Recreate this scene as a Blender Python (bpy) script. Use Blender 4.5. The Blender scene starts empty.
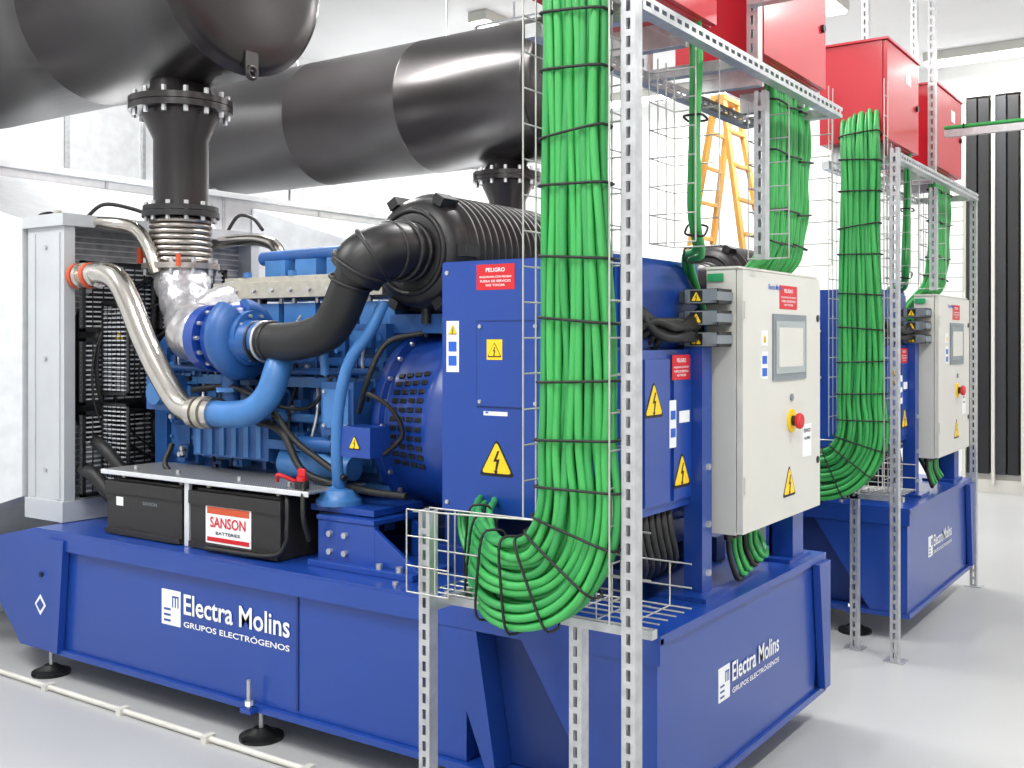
import bpy, math, random
from mathutils import Vector, Matrix
random.seed(7)
V=Vector
# ------------------------------------------------------------------ materials
def lin(c):
    out=[]
    for x in c[:3]:
        x=x/255.0
        out.append(x/12.92 if x<=0.04045 else ((x+0.055)/1.055)**2.4)
    return (out[0],out[1],out[2],1.0)
def mat(name,rgb,rough=0.5,metal=0.0,noise=0.06,nscale=6.0,bump=0.0,bscale=60.0,emit=0.0,coat=0.0,stretch=None):
    m=bpy.data.materials.new(name); m.use_nodes=True
    nt=m.node_tree; b=nt.nodes['Principled BSDF']
    c=lin(rgb)
    b.inputs['Roughness'].default_value=rough; b.inputs['Metallic'].default_value=metal
    if coat: b.inputs['Coat Weight'].default_value=coat; b.inputs['Coat Roughness'].default_value=0.12
    tc=nt.nodes.new('ShaderNodeTexCoord'); mp=nt.nodes.new('ShaderNodeMapping')
    nt.links.new(tc.outputs['Object'],mp.inputs['Vector'])
    if stretch: mp.inputs['Scale'].default_value=stretch
    n=nt.nodes.new('ShaderNodeTexNoise'); n.inputs['Scale'].default_value=nscale; n.inputs['Detail'].default_value=5
    nt.links.new(mp.outputs['Vector'],n.inputs['Vector'])
    r=nt.nodes.new('ShaderNodeValToRGB')
    r.color_ramp.elements[0].position=0.3; r.color_ramp.elements[1].position=0.7
    r.color_ramp.elements[0].color=tuple(max(0,x*(1-noise)) for x in c[:3])+(1,)
    r.color_ramp.elements[1].color=tuple(min(1,x*(1+noise)) for x in c[:3])+(1,)
    nt.links.new(n.outputs['Fac'],r.inputs['Fac']); nt.links.new(r.outputs['Color'],b.inputs['Base Color'])
    if bump>0:
        n2=nt.nodes.new('ShaderNodeTexNoise'); n2.inputs['Scale'].default_value=bscale
        nt.links.new(mp.outputs['Vector'],n2.inputs['Vector'])
        bp=nt.nodes.new('ShaderNodeBump'); bp.inputs['Strength'].default_value=bump; bp.inputs['Distance'].default_value=0.01
        nt.links.new(n2.outputs['Fac'],bp.inputs['Height']); nt.links.new(bp.outputs['Normal'],b.inputs['Normal'])
    if emit>0:
        b.inputs['Emission Color'].default_value=c; b.inputs['Emission Strength'].default_value=emit
    return m
M={}
M['base']=mat('blue_paint',(20,62,146),0.35,0,0.05,3,coat=0.3)
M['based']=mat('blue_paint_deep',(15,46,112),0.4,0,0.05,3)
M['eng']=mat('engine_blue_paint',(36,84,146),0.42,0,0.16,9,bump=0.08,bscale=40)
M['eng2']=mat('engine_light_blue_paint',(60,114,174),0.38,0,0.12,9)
M['engd']=mat('engine_dark_blue_paint',(24,62,116),0.5,0,0.16,9,bump=0.1,bscale=40)  # darker engine blue for block, sump, fan hub and small fittings
M['blk']=mat('satin_black',(26,26,28),0.42,0,0.15,8)
M['rub']=mat('black_rubber',(20,20,21),0.55,0,0.15,10,bump=0.05)
M['muf']=mat('silencer_dark_paint',(52,49,50),0.28,0.5,0.12,3,bump=0.06,bscale=4)
M['galv']=mat('galvanised_sheet',(220,223,226),0.32,0.42,0.07,14)
M['strut']=mat('galvanised_strut',(192,194,196),0.38,0.7,0.12,30)
M['wire']=mat('zinc_wire',(190,190,186),0.35,0.65,0.1,30)
M['steel']=mat('polished_steel',(205,200,192),0.18,0.95,0.06,12)
M['alu']=mat('cast_aluminium',(186,182,170),0.42,0.6,0.1,30)
M['foil']=mat('silver_heat_wrap',(200,200,204),0.30,0.7,0.15,20,bump=0.9,bscale=22)
M['bell']=mat('bellows_steel',(170,164,158),0.33,0.85,0.15,20)
M['cab']=mat('cabinet_grey_paint',(204,203,196),0.42,0,0.02,4)
M['rad']=mat('radiator_grey_paint',(186,190,194),0.45,0.1,0.04,5)
M['core']=mat('radiator_core',(140,142,146),0.6,0.3,0.25,20)
M['red']=mat('red_enclosure_paint',(190,16,36),0.35,0,0.04,4,coat=0.2)
M['redl']=mat('red_label',(200,28,38),0.5,0,0.02)
M['wht']=mat('white_label',(232,234,236),0.5,0,0.01)
M['yel']=mat('yellow_label',(242,202,28),0.5,0,0.02)
M['bkl']=mat('black_label',(14,14,14),0.5,0,0.02)
M['blul']=mat('blue_label',(30,90,190),0.5)
M['grnl']=mat('green_label',(30,150,90),0.5)
M['grn']=mat('green_cable_sheath',(58,160,80),0.38,0,0.10,4)
M['grn2']=mat('green_cable_sheath_dark',(48,144,74),0.38,0,0.10,4)
M['wood']=mat('ladder_varnished_wood',(226,170,82),0.5,0,0.15,8,stretch=(1,1,0.2))
M['lcd']=mat('lcd_glass',(150,160,160),0.15,0,0.03)
M['lcdf']=mat('lcd_frame',(120,128,134),0.4)
M['bat']=mat('battery_case',(34,32,32),0.5,0,0.1,10,bump=0.05)
M['lamp']=mat('lamp_diffuser',(255,253,248),0.5,0,0,emit=7)
M['wall']=mat('white_wall_paint',(236,237,237),0.7,0,0.015,2)
M['ceil']=mat('white_ceiling_paint',(240,241,242),0.8,0,0.015,2)
M['floor']=mat('grey_epoxy_floor',(176,177,178),0.30,0,0.035,1.2,bump=0.02,bscale=8)
M['louv']=mat('louver_black',(26,27,30),0.5,0,0.1)
M['louv2']=mat('louver_dark_grey',(44,46,50),0.5,0,0.1)
M['pvc']=mat('conduit_pvc',(205,204,196),0.5)
M['oran']=mat('orange_tag',(196,80,44),0.5)
m=mat('perforated_sheet',(170,172,174),0.4,0.6); M['perf']=m
nt=m.node_tree; b=nt.nodes['Principled BSDF']
tc=nt.nodes.new('ShaderNodeTexCoord'); vo=nt.nodes.new('ShaderNodeTexVoronoi'); vo.inputs['Scale'].default_value=70; vo.inputs['Randomness'].default_value=0
nt.links.new(tc.outputs['Object'],vo.inputs['Vector'])
rp=nt.nodes.new('ShaderNodeValToRGB'); rp.color_ramp.interpolation='CONSTANT'
rp.color_ramp.elements[0].color=(0.02,0.02,0.02,1); rp.color_ramp.elements[1].color=(0.42,0.43,0.44,1); rp.color_ramp.elements[1].position=0.40
nt.links.new(vo.outputs['Distance'],rp.inputs['Fac']); nt.links.new(rp.outputs['Color'],b.inputs['Base Color'])

# ------------------------------------------------------------------ mesh builder
def catmull(p,n=6):
    p=[V(q) for q in p]
    if len(p)<3 or n<=1: return p
    q=[p[0]*2-p[1]]+p+[p[-1]*2-p[-2]]
    out=[]
    for i in range(1,len(q)-2):
        a,b,c,d=q[i-1],q[i],q[i+1],q[i+2]
        for k in range(n):
            t=k/n
            out.append(0.5*((2*b)+(c-a)*t+(2*a-5*b+4*c-d)*t*t+(3*b-a-3*c+d)*t**3))
    out.append(p[-1]); return out
class MB:
    def __init__(s): s.v=[];s.f=[];s.m=[];s.s=[];s.mats=[]
    def mi(s,k):
        if k not in s.mats: s.mats.append(k)
        return s.mats.index(k)
    def add(s,vs,fs,k,smooth=False):
        o=len(s.v); s.v+= [V(x) for x in vs]; i=s.mi(k)
        for f in fs: s.f.append([o+a for a in f]); s.m.append(i); s.s.append(smooth)
    def hexa(s,p,k):
        s.add(p,[(0,3,2,1),(4,5,6,7),(0,1,5,4),(1,2,6,5),(2,3,7,6),(3,0,4,7)],k)
    def box(s,x0,x1,y0,y1,z0,z1,k):
        s.hexa([(x0,y0,z0),(x1,y0,z0),(x1,y1,z0),(x0,y1,z0),(x0,y0,z1),(x1,y0,z1),(x1,y1,z1),(x0,y1,z1)],k)
    def obox(s,c,sz,k,rot=(0,0,0)):
        R=Matrix.Rotation(rot[2],3,'Z')@Matrix.Rotation(rot[1],3,'Y')@Matrix.Rotation(rot[0],3,'X')
        h=[x/2 for x in sz]; P=[]
        for a,b2,c2 in ((-1,-1,-1),(1,-1,-1),(1,1,-1),(-1,1,-1),(-1,-1,1),(1,-1,1),(1,1,1),(-1,1,1)):
            P.append(V(c)+R@V((a*h[0],b2*h[1],c2*h[2])))
        s.hexa(P,k)
    def beam(s,p0,p1,w,d,k,up=(0,0,1)):
        p0=V(p0);p1=V(p1);t=(p1-p0).normalized();u=V(up)
        if abs(t.dot(u))>0.98:u=V((0,1,0))
        a=t.cross(u).normalized()*w/2;b=a.cross(t).normalized()*d/2
        s.hexa([p0-a-b,p0+a-b,p0+a+b,p0-a+b,p1-a-b,p1+a-b,p1+a+b,p1-a+b],k)
    def lathe(s,p0,ax,prof,k,seg=32,cap=True,smooth=True):
        p0=V(p0);ax=V(ax).normalized();u=V((0,0,1)) if abs(ax.z)<0.9 else V((1,0,0))
        a=ax.cross(u).normalized();b=ax.cross(a)
        vs=[];fs=[];n=len(prof)
        for d,r in prof:
            for j in range(seg):
                t=2*math.pi*j/seg; vs.append(p0+ax*d+(a*math.cos(t)+b*math.sin(t))*r)
        for i in range(n-1):
            for j in range(seg):
                j2=(j+1)%seg; fs.append((i*seg+j,i*seg+j2,(i+1)*seg+j2,(i+1)*seg+j))
        s.add(vs,fs,k,smooth)
        if cap:
            s.add(vs[:seg],[tuple(range(seg))],k); s.add(vs[-seg:],[tuple(range(seg))],k)
    def cyl(s,p0,p1,r,k,seg=20,r1=None):
        p0=V(p0);p1=V(p1);L=(p1-p0).length
        s.lathe(p0,p1-p0,[(0,r),(L,r if r1 is None else r1)],k,seg)
    def tube(s,pts,r,k,seg=10,n=6,closed=False,prof=None):
        P=catmull(pts,n) if n>1 else [V(q) for q in pts]
        N=len(P);vs=[];fs=[];pa=None
        for i in range(N):
            if closed: t=(P[(i+1)%N]-P[i-1])
            else: t=P[min(i+1,N-1)]-P[max(i-1,0)]
            t.normalize()
            if pa is None:
                u=V((0,0,1)) if abs(t.z)<0.9 else V((1,0,0)); pa=t.cross(u).normalized()
            else:
                pa=(pa-t*pa.dot(t)).normalized()
            pb=t.cross(pa); rr=r if prof is None else r*prof(i/(N-1))
            for j in range(seg):
                a=2*math.pi*j/seg; vs.append(P[i]+(pa*math.cos(a)+pb*math.sin(a))*rr)
        for i in range(N if closed else N-1):
            i2=(i+1)%N
            for j in range(seg):
                j2=(j+1)%seg; fs.append((i*seg+j,i*seg+j2,i2*seg+j2,i2*seg+j))
        s.add(vs,fs,k,True)
        if not closed:
            s.add(vs[:seg],[tuple(range(seg))],k); s.add(vs[-seg:],[tuple(range(seg))],k)
        return P
    def torus(s,c,ax,R,r,k,seg=32,sg=8,a0=0,a1=2*math.pi):
        c=V(c);ax=V(ax).normalized();u=V((0,0,1)) if abs(ax.z)<0.9 else V((1,0,0))
        a=ax.cross(u).normalized();b=ax.cross(a);full=abs(a1-a0-2*math.pi)<1e-4
        pts=[c+(a*math.cos(a0+(a1-a0)*i/seg)+b*math.sin(a0+(a1-a0)*i/seg))*R for i in range(seg if full else seg+1)]
        s.tube(pts,r,k,sg,1,closed=full)
    def prism(s,pts,vec,k):
        n=len(pts);p=[V(q) for q in pts];q=[a+V(vec) for a in p]
        fs=[tuple(range(n)),tuple(range(n,2*n))]+[(i,(i+1)%n,n+(i+1)%n,n+i) for i in range(n)]
        s.add(p+q,fs,k)
    def bolts(s,c,ax,R,n,r,h,k,ph=0):
        c=V(c);ax=V(ax).normalized();u=V((0,0,1)) if abs(ax.z)<0.9 else V((1,0,0))
        a=ax.cross(u).normalized();b=ax.cross(a)
        for i in range(n):
            t=ph+2*math.pi*i/n;p=c+(a*math.cos(t)+b*math.sin(t))*R
            s.lathe(p,ax,[(0,r),(h,r)],k,6,smooth=False)
    def finish(s,name,parent=None,origin=(0,0,0),bevel=0.0,seg=2):
        o=V(origin);me=bpy.data.meshes.new(name)
        me.from_pydata([tuple(x-o) for x in s.v],[],s.f)
        for k in s.mats: me.materials.append(M[k])
        for p,i,sm in zip(me.polygons,s.m,s.s): p.material_index=i;p.use_smooth=sm
        import bmesh
        bm=bmesh.new();bm.from_mesh(me);bmesh.ops.recalc_face_normals(bm,faces=bm.faces);bm.to_mesh(me);bm.free()
        ob=bpy.data.objects.new(name,me);bpy.context.scene.collection.objects.link(ob)
        if parent: ob.parent=parent
        else: ob.location=o
        if bevel>0:
            md=ob.modifiers.new('bevel','BEVEL');md.width=bevel;md.segments=seg;md.limit_method='ANGLE';md.angle_limit=math.radians(50)
            md.use_clamp_overlap=True
        return ob
def empty(name,loc):
    e=bpy.data.objects.new(name,None);e.location=loc;e.empty_display_size=0.2
    bpy.context.scene.collection.objects.link(e);return e
def dup(ob,off):
    def rec(o,par):
        c=o.copy();bpy.context.scene.collection.objects.link(c)
        if par: c.parent=par
        for ch in o.children: rec(ch,c)
        return c
    c=rec(ob,None);c.location=ob.location+V(off);return c
_tc={}
def textgeo(body):
    if body in _tc: return _tc[body]
    cu=bpy.data.curves.new('t','FONT');cu.body=body;cu.resolution_u=3;cu.offset=0.016
    ob=bpy.data.objects.new('t',cu);bpy.context.scene.collection.objects.link(ob)
    bpy.context.view_layer.update()
    me=bpy.data.meshes.new_from_object(ob.evaluated_get(bpy.context.evaluated_depsgraph_get()))
    vs=[v.co.copy() for v in me.vertices];fs=[tuple(p.vertices) for p in me.polygons]
    x0=min(v.x for v in vs);x1=max(v.x for v in vs);y0=min(v.y for v in vs);y1=max(v.y for v in vs)
    vs=[((v.x-x0)/(x1-x0),(v.y-y0)/(y1-y0)) for v in vs]
    bpy.data.objects.remove(ob);bpy.data.curves.remove(cu);bpy.data.meshes.remove(me)
    _tc[body]=(vs,fs);return _tc[body]
class Face:
    """a flat panel: p origin, r right, n outward normal"""
    def __init__(s,mb,p,r,n,up=(0,0,1)): s.mb=mb;s.p=V(p);s.r=V(r);s.n=V(n);s.u=V(up)
    def P(s,x,y,h=0): return s.p+s.r*x+s.u*y+s.n*h
    def rect(s,x,y,w,h,k,t=0.0015,b=-0.001):
        a=[(x-w/2,y-h/2),(x+w/2,y-h/2),(x+w/2,y+h/2),(x-w/2,y+h/2)]
        s.mb.hexa([s.P(i,j,b) for i,j in a]+[s.P(i,j,t) for i,j in a],k)
    def poly(s,pts,k,t=0.0015,b=0):
        s.mb.prism([s.P(i,j,b) for i,j in pts],s.n*(t-b),k)
    def text(s,body,x,y,w,h,k,t=0.003):
        vs,fs=textgeo(body); s.mb.add([s.P(x-w/2+a*w,y-h/2+b*h,t) for a,b in vs],fs,k)
    def tri(s,x,y,sz):
        def T(q):
            c=[(-q/2,-q*0.433),(q/2,-q*0.433),(0,q*0.433)];o=[]
            for i in range(3):
                a=V(c[i]+(0,));pv=V(c[i-1]+(0,));nx=V(c[(i+1)%3]+(0,))
                d=0.09
                o+= [a.lerp(pv,d),a.lerp(a.lerp(pv,d).lerp(a.lerp(nx,d),.5),0.6),a.lerp(nx,d)]
            return [(x+e.x,y+e.y) for e in o]
        s.poly(T(sz),'bkl',0.0015);s.poly(T(sz*0.84),'yel',0.0025)
        q=sz*0.3;b=[(0.12,1),(-0.28,0.0),(0.02,0.02),(-0.12,-0.85),(-0.26,-0.75),(-0.06,-1.15),(0.18,-0.82),(0.04,-0.85),(0.3,0.25),(0.0,0.22),(0.3,1)]
        s.poly([(x+i*q,y-sz*0.10+j*q*0.85) for i,j in b],'bkl',0.0035)
    def danger(s,x,y,w,h):
        s.rect(x,y,w,h,'redl',0.0015)
        s.text('PELIGRO',x,y+h*0.28,w*0.5,h*0.16,'wht',0.002)
        s.text('MAQUINARIA CON PELIGRO',x,y+h*0.0,w*0.84,h*0.09,'wht',0.002)
        s.text('FUERA DE SERVICIO',x,y-h*0.16,w*0.8,h*0.09,'wht',0.002)
        s.text('NO TOCAR',x,y-h*0.32,w*0.5,h*0.09,'wht',0.002)
    def logo(s,x,y,w,h):
        sq=h*0.98;s.rect(x+sq*0.42,y+h/2,sq*0.84,h,'wht',0.0015)
        for j in range(3): s.rect(x+sq*0.26,y+h*(0.13+0.16*j),sq*0.30,h*0.06,'base',0.0025)
        for j in range(3): s.rect(x+sq*(0.50+0.12*j),y+h*0.66,sq*0.045,h*0.28,'base',0.0025)
        s.rect(x+sq*0.62,y+h*0.82,sq*0.29,h*0.05,'base',0.0025)
        x2=x+sq*1.0;W=w-sq
        s.text('Electra Molins',x2+W/2,y+h*0.68,W,h*0.58,'wht')
        s.text('GRUPOS ELECTRÓGENOS',x2+W/2,y+h*0.14,W,h*0.2,'wht')

# ------------------------------------------------------------------ room
XL,XR,YB,YF,H=-8.0,3.0,12.0,-3.0,4.5
def solid(name,b,k):
    mb=MB();mb.box(*b,k);return mb.finish(name,None,((b[0]+b[1])/2,(b[2]+b[3])/2,b[4]))
solid('floor',(XL,XR,YF,YB,-0.1,0),'floor')
solid('ceiling',(XL,XR,YF,YB,H,H+0.1),'ceil')
solid('wall_left',(XL-0.1,XL,YF,YB,0,H),'wall')
solid('wall_right',(XR,XR+0.1,YF,YB,0,H),'wall')
solid('wall_back',(XL,XR,YB,YB+0.1,0,H),'wall')
solid('wall_front',(XL,XR,YF-0.1,YF,0,H),'wall')
solid('trim_1',(XL,XR,YB-0.012,YB,0,0.1),'cab')
mb=MB();x=-2.42
mb.box(-2.45,-0.2,YB-0.10,YB-0.02,0.10,0.20,'cab');mb.box(-2.45,-0.2,YB-0.18,YB-0.02,4.10,4.16,'cab')
k=0
while x<-0.3:
    mb.box(x,x+0.03,YB-0.22,YB-0.02,0.1,4.1,'cab')
    kk='louv' if k%2==0 else 'louv2'
    mb.box(x+0.035,x+0.13,YB-0.18,YB-0.03,0.2,4.08,kk);mb.box(x+0.145,x+0.245,YB-0.16,YB-0.03,0.2,4.08,'louv')
    x+=0.28;k+=1
mb.box(-2.45,-0.2,YB-0.14,YB-0.012,0.0,0.14,'cab')
mb.finish('acoustic_louver_panel',None,(-1.3,YB-0.1,0.0))
def luminaire(x,y,L=1.6,en=75,along='Y',H=4.5):
    mb=MB();w=0.1
    if along=='Y':
        mb.box(x-w,x+w,y-L/2,y+L/2,H-0.09,H-0.001,'cab');mb.box(x-w*.8,x+w*.8,y-L/2+.02,y+L/2-.02,H-0.11,H-0.09,'lamp')
    else:
        mb.box(x-L/2,x+L/2,y-w,y+w,H-0.09,H-0.001,'cab');mb.box(x-L/2+.02,x+L/2-.02,y-w*.8,y+w*.8,H-0.13,H-0.09,'lamp')
    o=mb.finish('ceiling_light',None,(x,y,H-0.05),0.004)
    l=bpy.data.lights.new('luminaire_lamp','AREA');l.shape='RECTANGLE';l.energy=en;l.color=(1,0.985,0.96)
    l.size=0.2 if along=='Y' else L; l.size_y=L if along=='Y' else 0.2
    lo=bpy.data.objects.new('luminaire_lamp',l);bpy.context.scene.collection.objects.link(lo)
    lo.parent=o;lo.location=(0,0,-0.09)
for (x,y,e) in ((-5.4,1.0,125),(-2.6,0.6,95),(0.6,0.6,90),(-5.6,5.0,125),(-2.9,5.0,85),(0.6,4.0,80),(-5.6,8.4,110),(-2.9,8.4,80),(0.6,8.0,75),(-0.8,-1.6,90)):
    luminaire(x,y,en=e)
luminaire(-1.4,11.4,2.6,90,'X',4.5)
luminaire(-5.6,11.2,2.0,80,'X')

# ------------------------------------------------------------------ plenum / ducts on the left
mb=MB()
mb.box(-7.95,-6.0,-1.0,11.2,0.0,2.6,'galv');mb.box(-7.95,-5.96,-1.0,11.2,2.6,2.64,'galv')
y=-0.6
while y<11.2:
    mb.box(-6.0,-5.992,y-0.012,y+0.012,0.0,2.6,'strut');y+=0.95
mb.box(-6.0,-5.992,-1.0,11.2,1.28,1.31,'strut')
mb.finish('air_plenum',None,(-7,5,0),0.003)
mb=MB()
mb.box(-7.95,-7.60,4.2,7.3,2.65,3.9,'galv')
for y in (4.2,4.9,5.6,6.3,7.28): mb.box(-7.95,-7.58,y-0.02,y+0.02,2.65,3.93,'strut')
mb.finish('galvanised_duct',None,(-7.75,5.7,2.65),0.003)

# ------------------------------------------------------------------ GENERATOR SET
O=(-3.3,3.67,0.0)
gen=empty('diesel_generator',O)
def fin(mb,n,bev=0.0,seg=2): return mb.finish(n,gen,O,bev,seg)
# --- skid base
mb=MB()
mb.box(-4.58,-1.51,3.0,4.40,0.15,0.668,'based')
mb.box(-4.605,-1.45,2.90,4.44,0.672,0.70,'base')
mb.box(-4.605,-1.45,2.897,2.922,0.61,0.690,'base')
mb.box(-4.605,-1.45,2.90,4.44,0.12,0.145,'base')
mb.box(-4.59,-2.20,2.925,2.995,0.147,0.66,'base')
mb.box(-3.02,-3.008,2.92,2.93,0.16,0.605,'based')
# lower nose at the radiator end
mb.prism([(-4.61,2.903,0.697),(-4.75,2.903,0.697),(-5.20,2.903,0.60),(-5.20,2.903,0.44),(-4.88,2.903,0.123),(-4.61,2.903,0.123)],(0,1.53,0),'base')
mb.prism([(-4.62,2.885,0.66),(-4.50,2.885,0.66),(-4.55,2.885,0.13),(-4.60,2.885,0.13)],(0,0.035,0),'base')
mb.prism([(-2.30,2.899,0.608),(-2.14,2.899,0.608),(-2.06,2.899,0.148),(-2.10,2.899,0.148)],(0,0.097,0),'base')
# end plate with cut corners
mb.prism([(-1.505,2.935,0.670),(-1.505,4.42,0.670),(-1.505,4.33,0.147),(-1.505,2.935,0.147)],(0.04,0,0),'base')
mb.prism([(-1.463,2.904,0.608),(-1.96,2.904,0.608),(-1.66,2.904,0.147),(-1.463,2.904,0.147)],(0,0.028,0),'base')
mb.prism([(-1.46,4.30,0.671),(-1.46,4.437,0.671),(-1.46,4.437,0.146),(-1.46,4.37,0.146)],(0.03,0,0),'base')
mb.prism([(-1.53,4.335,0.669),(-1.462,4.335,0.669),(-1.462,4.40,0.148),(-1.53,4.40,0.148)],(0,0.03,0),'base')
f=Face(mb,(0,2.924,0),(1,0,0),(0,-1,0));f.logo(-3.835,0.375,0.78,0.15)
f=Face(mb,(-1.464,0,0),(0,1,0),(1,0,0));f.logo(3.36,0.365,0.56,0.115)
f=Face(mb,(0,2.902,0),(1,0,0),(0,-1,0))
f.poly([(-4.71,0.385),(-4.665,0.335),(-4.71,0.285),(-4.755,0.335)],'wht');f.poly([(-4.71,0.365),(-4.68,0.335),(-4.71,0.305),(-4.74,0.335)],'base',0.0025)
mb.cyl((-4.70,2.901,0.48),(-4.70,2.894,0.48),0.012,'bkl',12)
for xx in (-4.69,-3.24,-1.75):
    for yy in (2.965,4.36):
        mb.lathe((xx,yy-0.02,0),(0,0,1),[(0,0.088),(0.015,0.088),(0.03,0.05),(0.045,0.03)],'rub',24)
        mb.cyl((xx,yy-0.02,0.04),(xx,yy-0.02,0.119),0.010,'strut',8)
        if yy<3 and xx>-4: mb.cyl((xx,yy-0.085,0.13),(xx,yy-0.085,0.25),0.009,'strut',8);mb.cyl((xx,yy-0.085,0.15),(xx,yy-0.085,0.168),0.018,'strut',6);mb.box(xx-0.03,xx+0.03,yy-0.105,yy-0.066,0.122,0.14,'base')
fin(mb,'skid_base',0.003)
# --- radiator
mb=MB()
mb.box(-5.06,-4.75,3.05,3.11,0.70,2.18,'rad');mb.box(-5.06,-4.75,4.24,4.30,0.70,2.18,'rad')
mb.box(-5.08,-4.73,3.03,4.32,2.15,2.21,'rad');mb.box(-5.065,-4.74,3.035,4.315,0.70,0.80,'rad')
mb.box(-5.03,-4.99,3.043,3.05,0.81,2.12,'rad');mb.box(-4.82,-4.78,3.043,3.05,0.81,2.12,'rad')
mb.box(-5.0,-4.86,3.11,4.24,0.80,2.15,'core')
for i in range(44): mb.box(-4.862,-4.856,3.11,4.24,0.82+i*0.03,0.826+i*0.03,'rad')
for z in (0.95,1.5,2.05):
    mb.cyl((-4.9,3.05,z),(-4.9,3.040,z),0.012,'strut',6)
mb.lathe((-4.75,3.67,1.45),(1,0,0),[(-0.1,0.56),(0.0,0.50),(0.09,0.50),(0.09,0.49),(-0.1,0.49)],'blk',40,cap=False)
for i in range(8):
    a=i*math.pi/4; mb.obox((-4.76,3.67+0.27*math.cos(a),1.45+0.27*math.sin(a)),(0.03,0.38,0.13),'blk',(a,0,0))
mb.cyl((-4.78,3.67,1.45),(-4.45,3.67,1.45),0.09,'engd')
for (za,zb) in ((0.82,1.24),(1.27,1.60),(1.63,1.98)):
    for (ya,yb_) in ((3.10,3.52),(3.55,4.0)):
        mb.box(-4.70,-4.675,ya,ya+0.02,za,zb,'blk');mb.box(-4.70,-4.675,yb_-0.02,yb_,za,zb,'blk');mb.box(-4.70,-4.675,ya,yb_,za,za+0.018,'blk');mb.box(-4.70,-4.675,ya,yb_,zb-0.018,zb,'blk')
        n=int((zb-za)/0.024)
        for i in range(1,n): mb.box(-4.69,-4.685,ya,yb_,za+i*0.024,za+i*0.024+0.008,'rad')
        for i in range(1,7): mb.box(-4.686,-4.68,ya+i*0.06,ya+i*0.06+0.005,za,zb,'blk')
for R in (0.25,0.40,0.52): mb.torus((-4.672,3.67,1.40),(1,0,0),R,0.006,'blk',40,6)
for (z0,z1) in ((0.84,1.28),(1.32,1.78)):
    mb.box(-4.67,-4.66,3.2,3.21,z0,z1,'blk');mb.box(-4.47,-4.45,3.2,3.21,z0,z1,'blk')
    mb.box(-4.67,-4.45,3.2,3.21,z0,z0+0.015,'blk');mb.box(-4.67,-4.45,3.2,3.21,z1-0.015,z1,'blk')
    n=int((z1-z0)/0.022)
    for i in range(n): mb.box(-4.67,-4.45,3.204,3.207,z0+i*0.022,z0+i*0.022+0.007,'rad')
    for i in range(6): mb.box(-4.66+i*0.035,-4.656+i*0.035,3.202,3.206,z0,z1,'blk')
mb.tube([(-4.75,3.15,0.95),(-4.6,3.12,0.93),(-4.48,3.15,0.82),(-4.4,3.25,0.78)],0.035,'rub',12)
mb.tube([(-4.75,3.2,1.1),(-4.55,3.15,1.05),(-4.42,3.2,0.9)],0.03,'rub',12)
f=Face(mb,(-4.667,0,0),(0,1,0),(1,0,0));f.tri(3.3,1.615,0.06)
fin(mb,'radiator',0.002,1)
mb=MB()
mb.hexa([(-5.08,3.03,0.8),(-5.08,4.32,0.8),(-5.99,4.85,0.45),(-5.99,2.45,0.45),(-5.08,3.03,2.2),(-5.08,4.32,2.2),(-5.99,4.85,2.55),(-5.99,2.45,2.55)],'galv')
fin(mb,'radiator_duct',0.003)
# --- engine
mb=MB()
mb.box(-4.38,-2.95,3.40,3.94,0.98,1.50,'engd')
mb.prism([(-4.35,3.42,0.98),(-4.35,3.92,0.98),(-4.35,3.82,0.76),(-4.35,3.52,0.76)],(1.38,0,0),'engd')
mb.box(-4.40,-2.93,3.36,3.98,0.94,0.985,'eng2')
mb.box(-4.45,-2.93,3.33,3.40,0.80,0.90,'eng')
mb.box(-4.40,-2.93,3.38,3.96,1.48,1.515,'eng')
p=0.235
for i in range(6):
    x=-4.26+i*p
    mb.box(x-0.105,x+0.105,3.40,3.92,1.515,1.66,'eng')
    mb.box(x-0.10,x+0.10,3.46,3.86,1.66,1.76,'eng2')
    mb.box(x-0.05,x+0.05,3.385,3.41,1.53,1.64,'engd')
    for dx in (-0.075,0.075):
        mb.cyl((x+dx,3.50,1.76),(x+dx,3.50,1.785),0.012,'strut',6);mb.cyl((x+dx,3.40,1.60),(x+dx,3.385,1.60),0.014,'eng2',6)
        mb.cyl((x+dx,3.40,1.545),(x+dx,3.375,1.545),0.012,'eng2',6)
    mb.tube([(x,3.34,1.40),(x+0.02,3.31,1.47),(x+0.02,3.33,1.58),(x+0.03,3.45,1.66)],0.008,'engd',6)
    mb.tube([(x+0.06,3.33,1.43),(x+0.07,3.29,1.50),(x+0.05,3.34,1.60),(x+0.03,3.44,1.70)],0.007,'strut',6)
    mb.box(x-0.035,x+0.035,3.345,3.40,1.56,1.63,'eng2')
    mb.box(x-0.095,x+0.095,3.375,3.40,1.03,1.21,'eng')
    mb.box(x-0.06,x+0.06,3.362,3.38,1.06,1.18,'eng2' if i%2 else 'eng')
    for dx in (-0.08,0.08):
        for dz in (1.045,1.12,1.195): mb.cyl((x+dx,3.38,dz),(x+dx,3.362,dz),0.009,'eng2',6)
    mb.cyl((x,3.40,1.33),(x,3.36,1.33),0.05,'eng',16);mb.cyl((x,3.36,1.33),(x,3.35,1.33),0.03,'eng2',12)
    mb.box(x+0.10,x+0.125,3.36,3.41,1.0,1.50,'eng')
mb.box(-4.3,-2.97,3.32,3.38,1.385,1.43,'eng2')
mb.tube([(-4.3,3.30,1.46),(-3.6,3.30,1.455),(-2.98,3.30,1.46)],0.016,'eng',10,3)
mb.tube([(-4.3,3.325,1.25),(-3.6,3.32,1.25),(-2.98,3.325,1.25)],0.02,'eng2',10,3)
for i in range(12): mb.cyl((-4.35+i*0.125,3.335,0.85),(-4.35+i*0.125,3.318,0.85),0.011,'strut',6)
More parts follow.
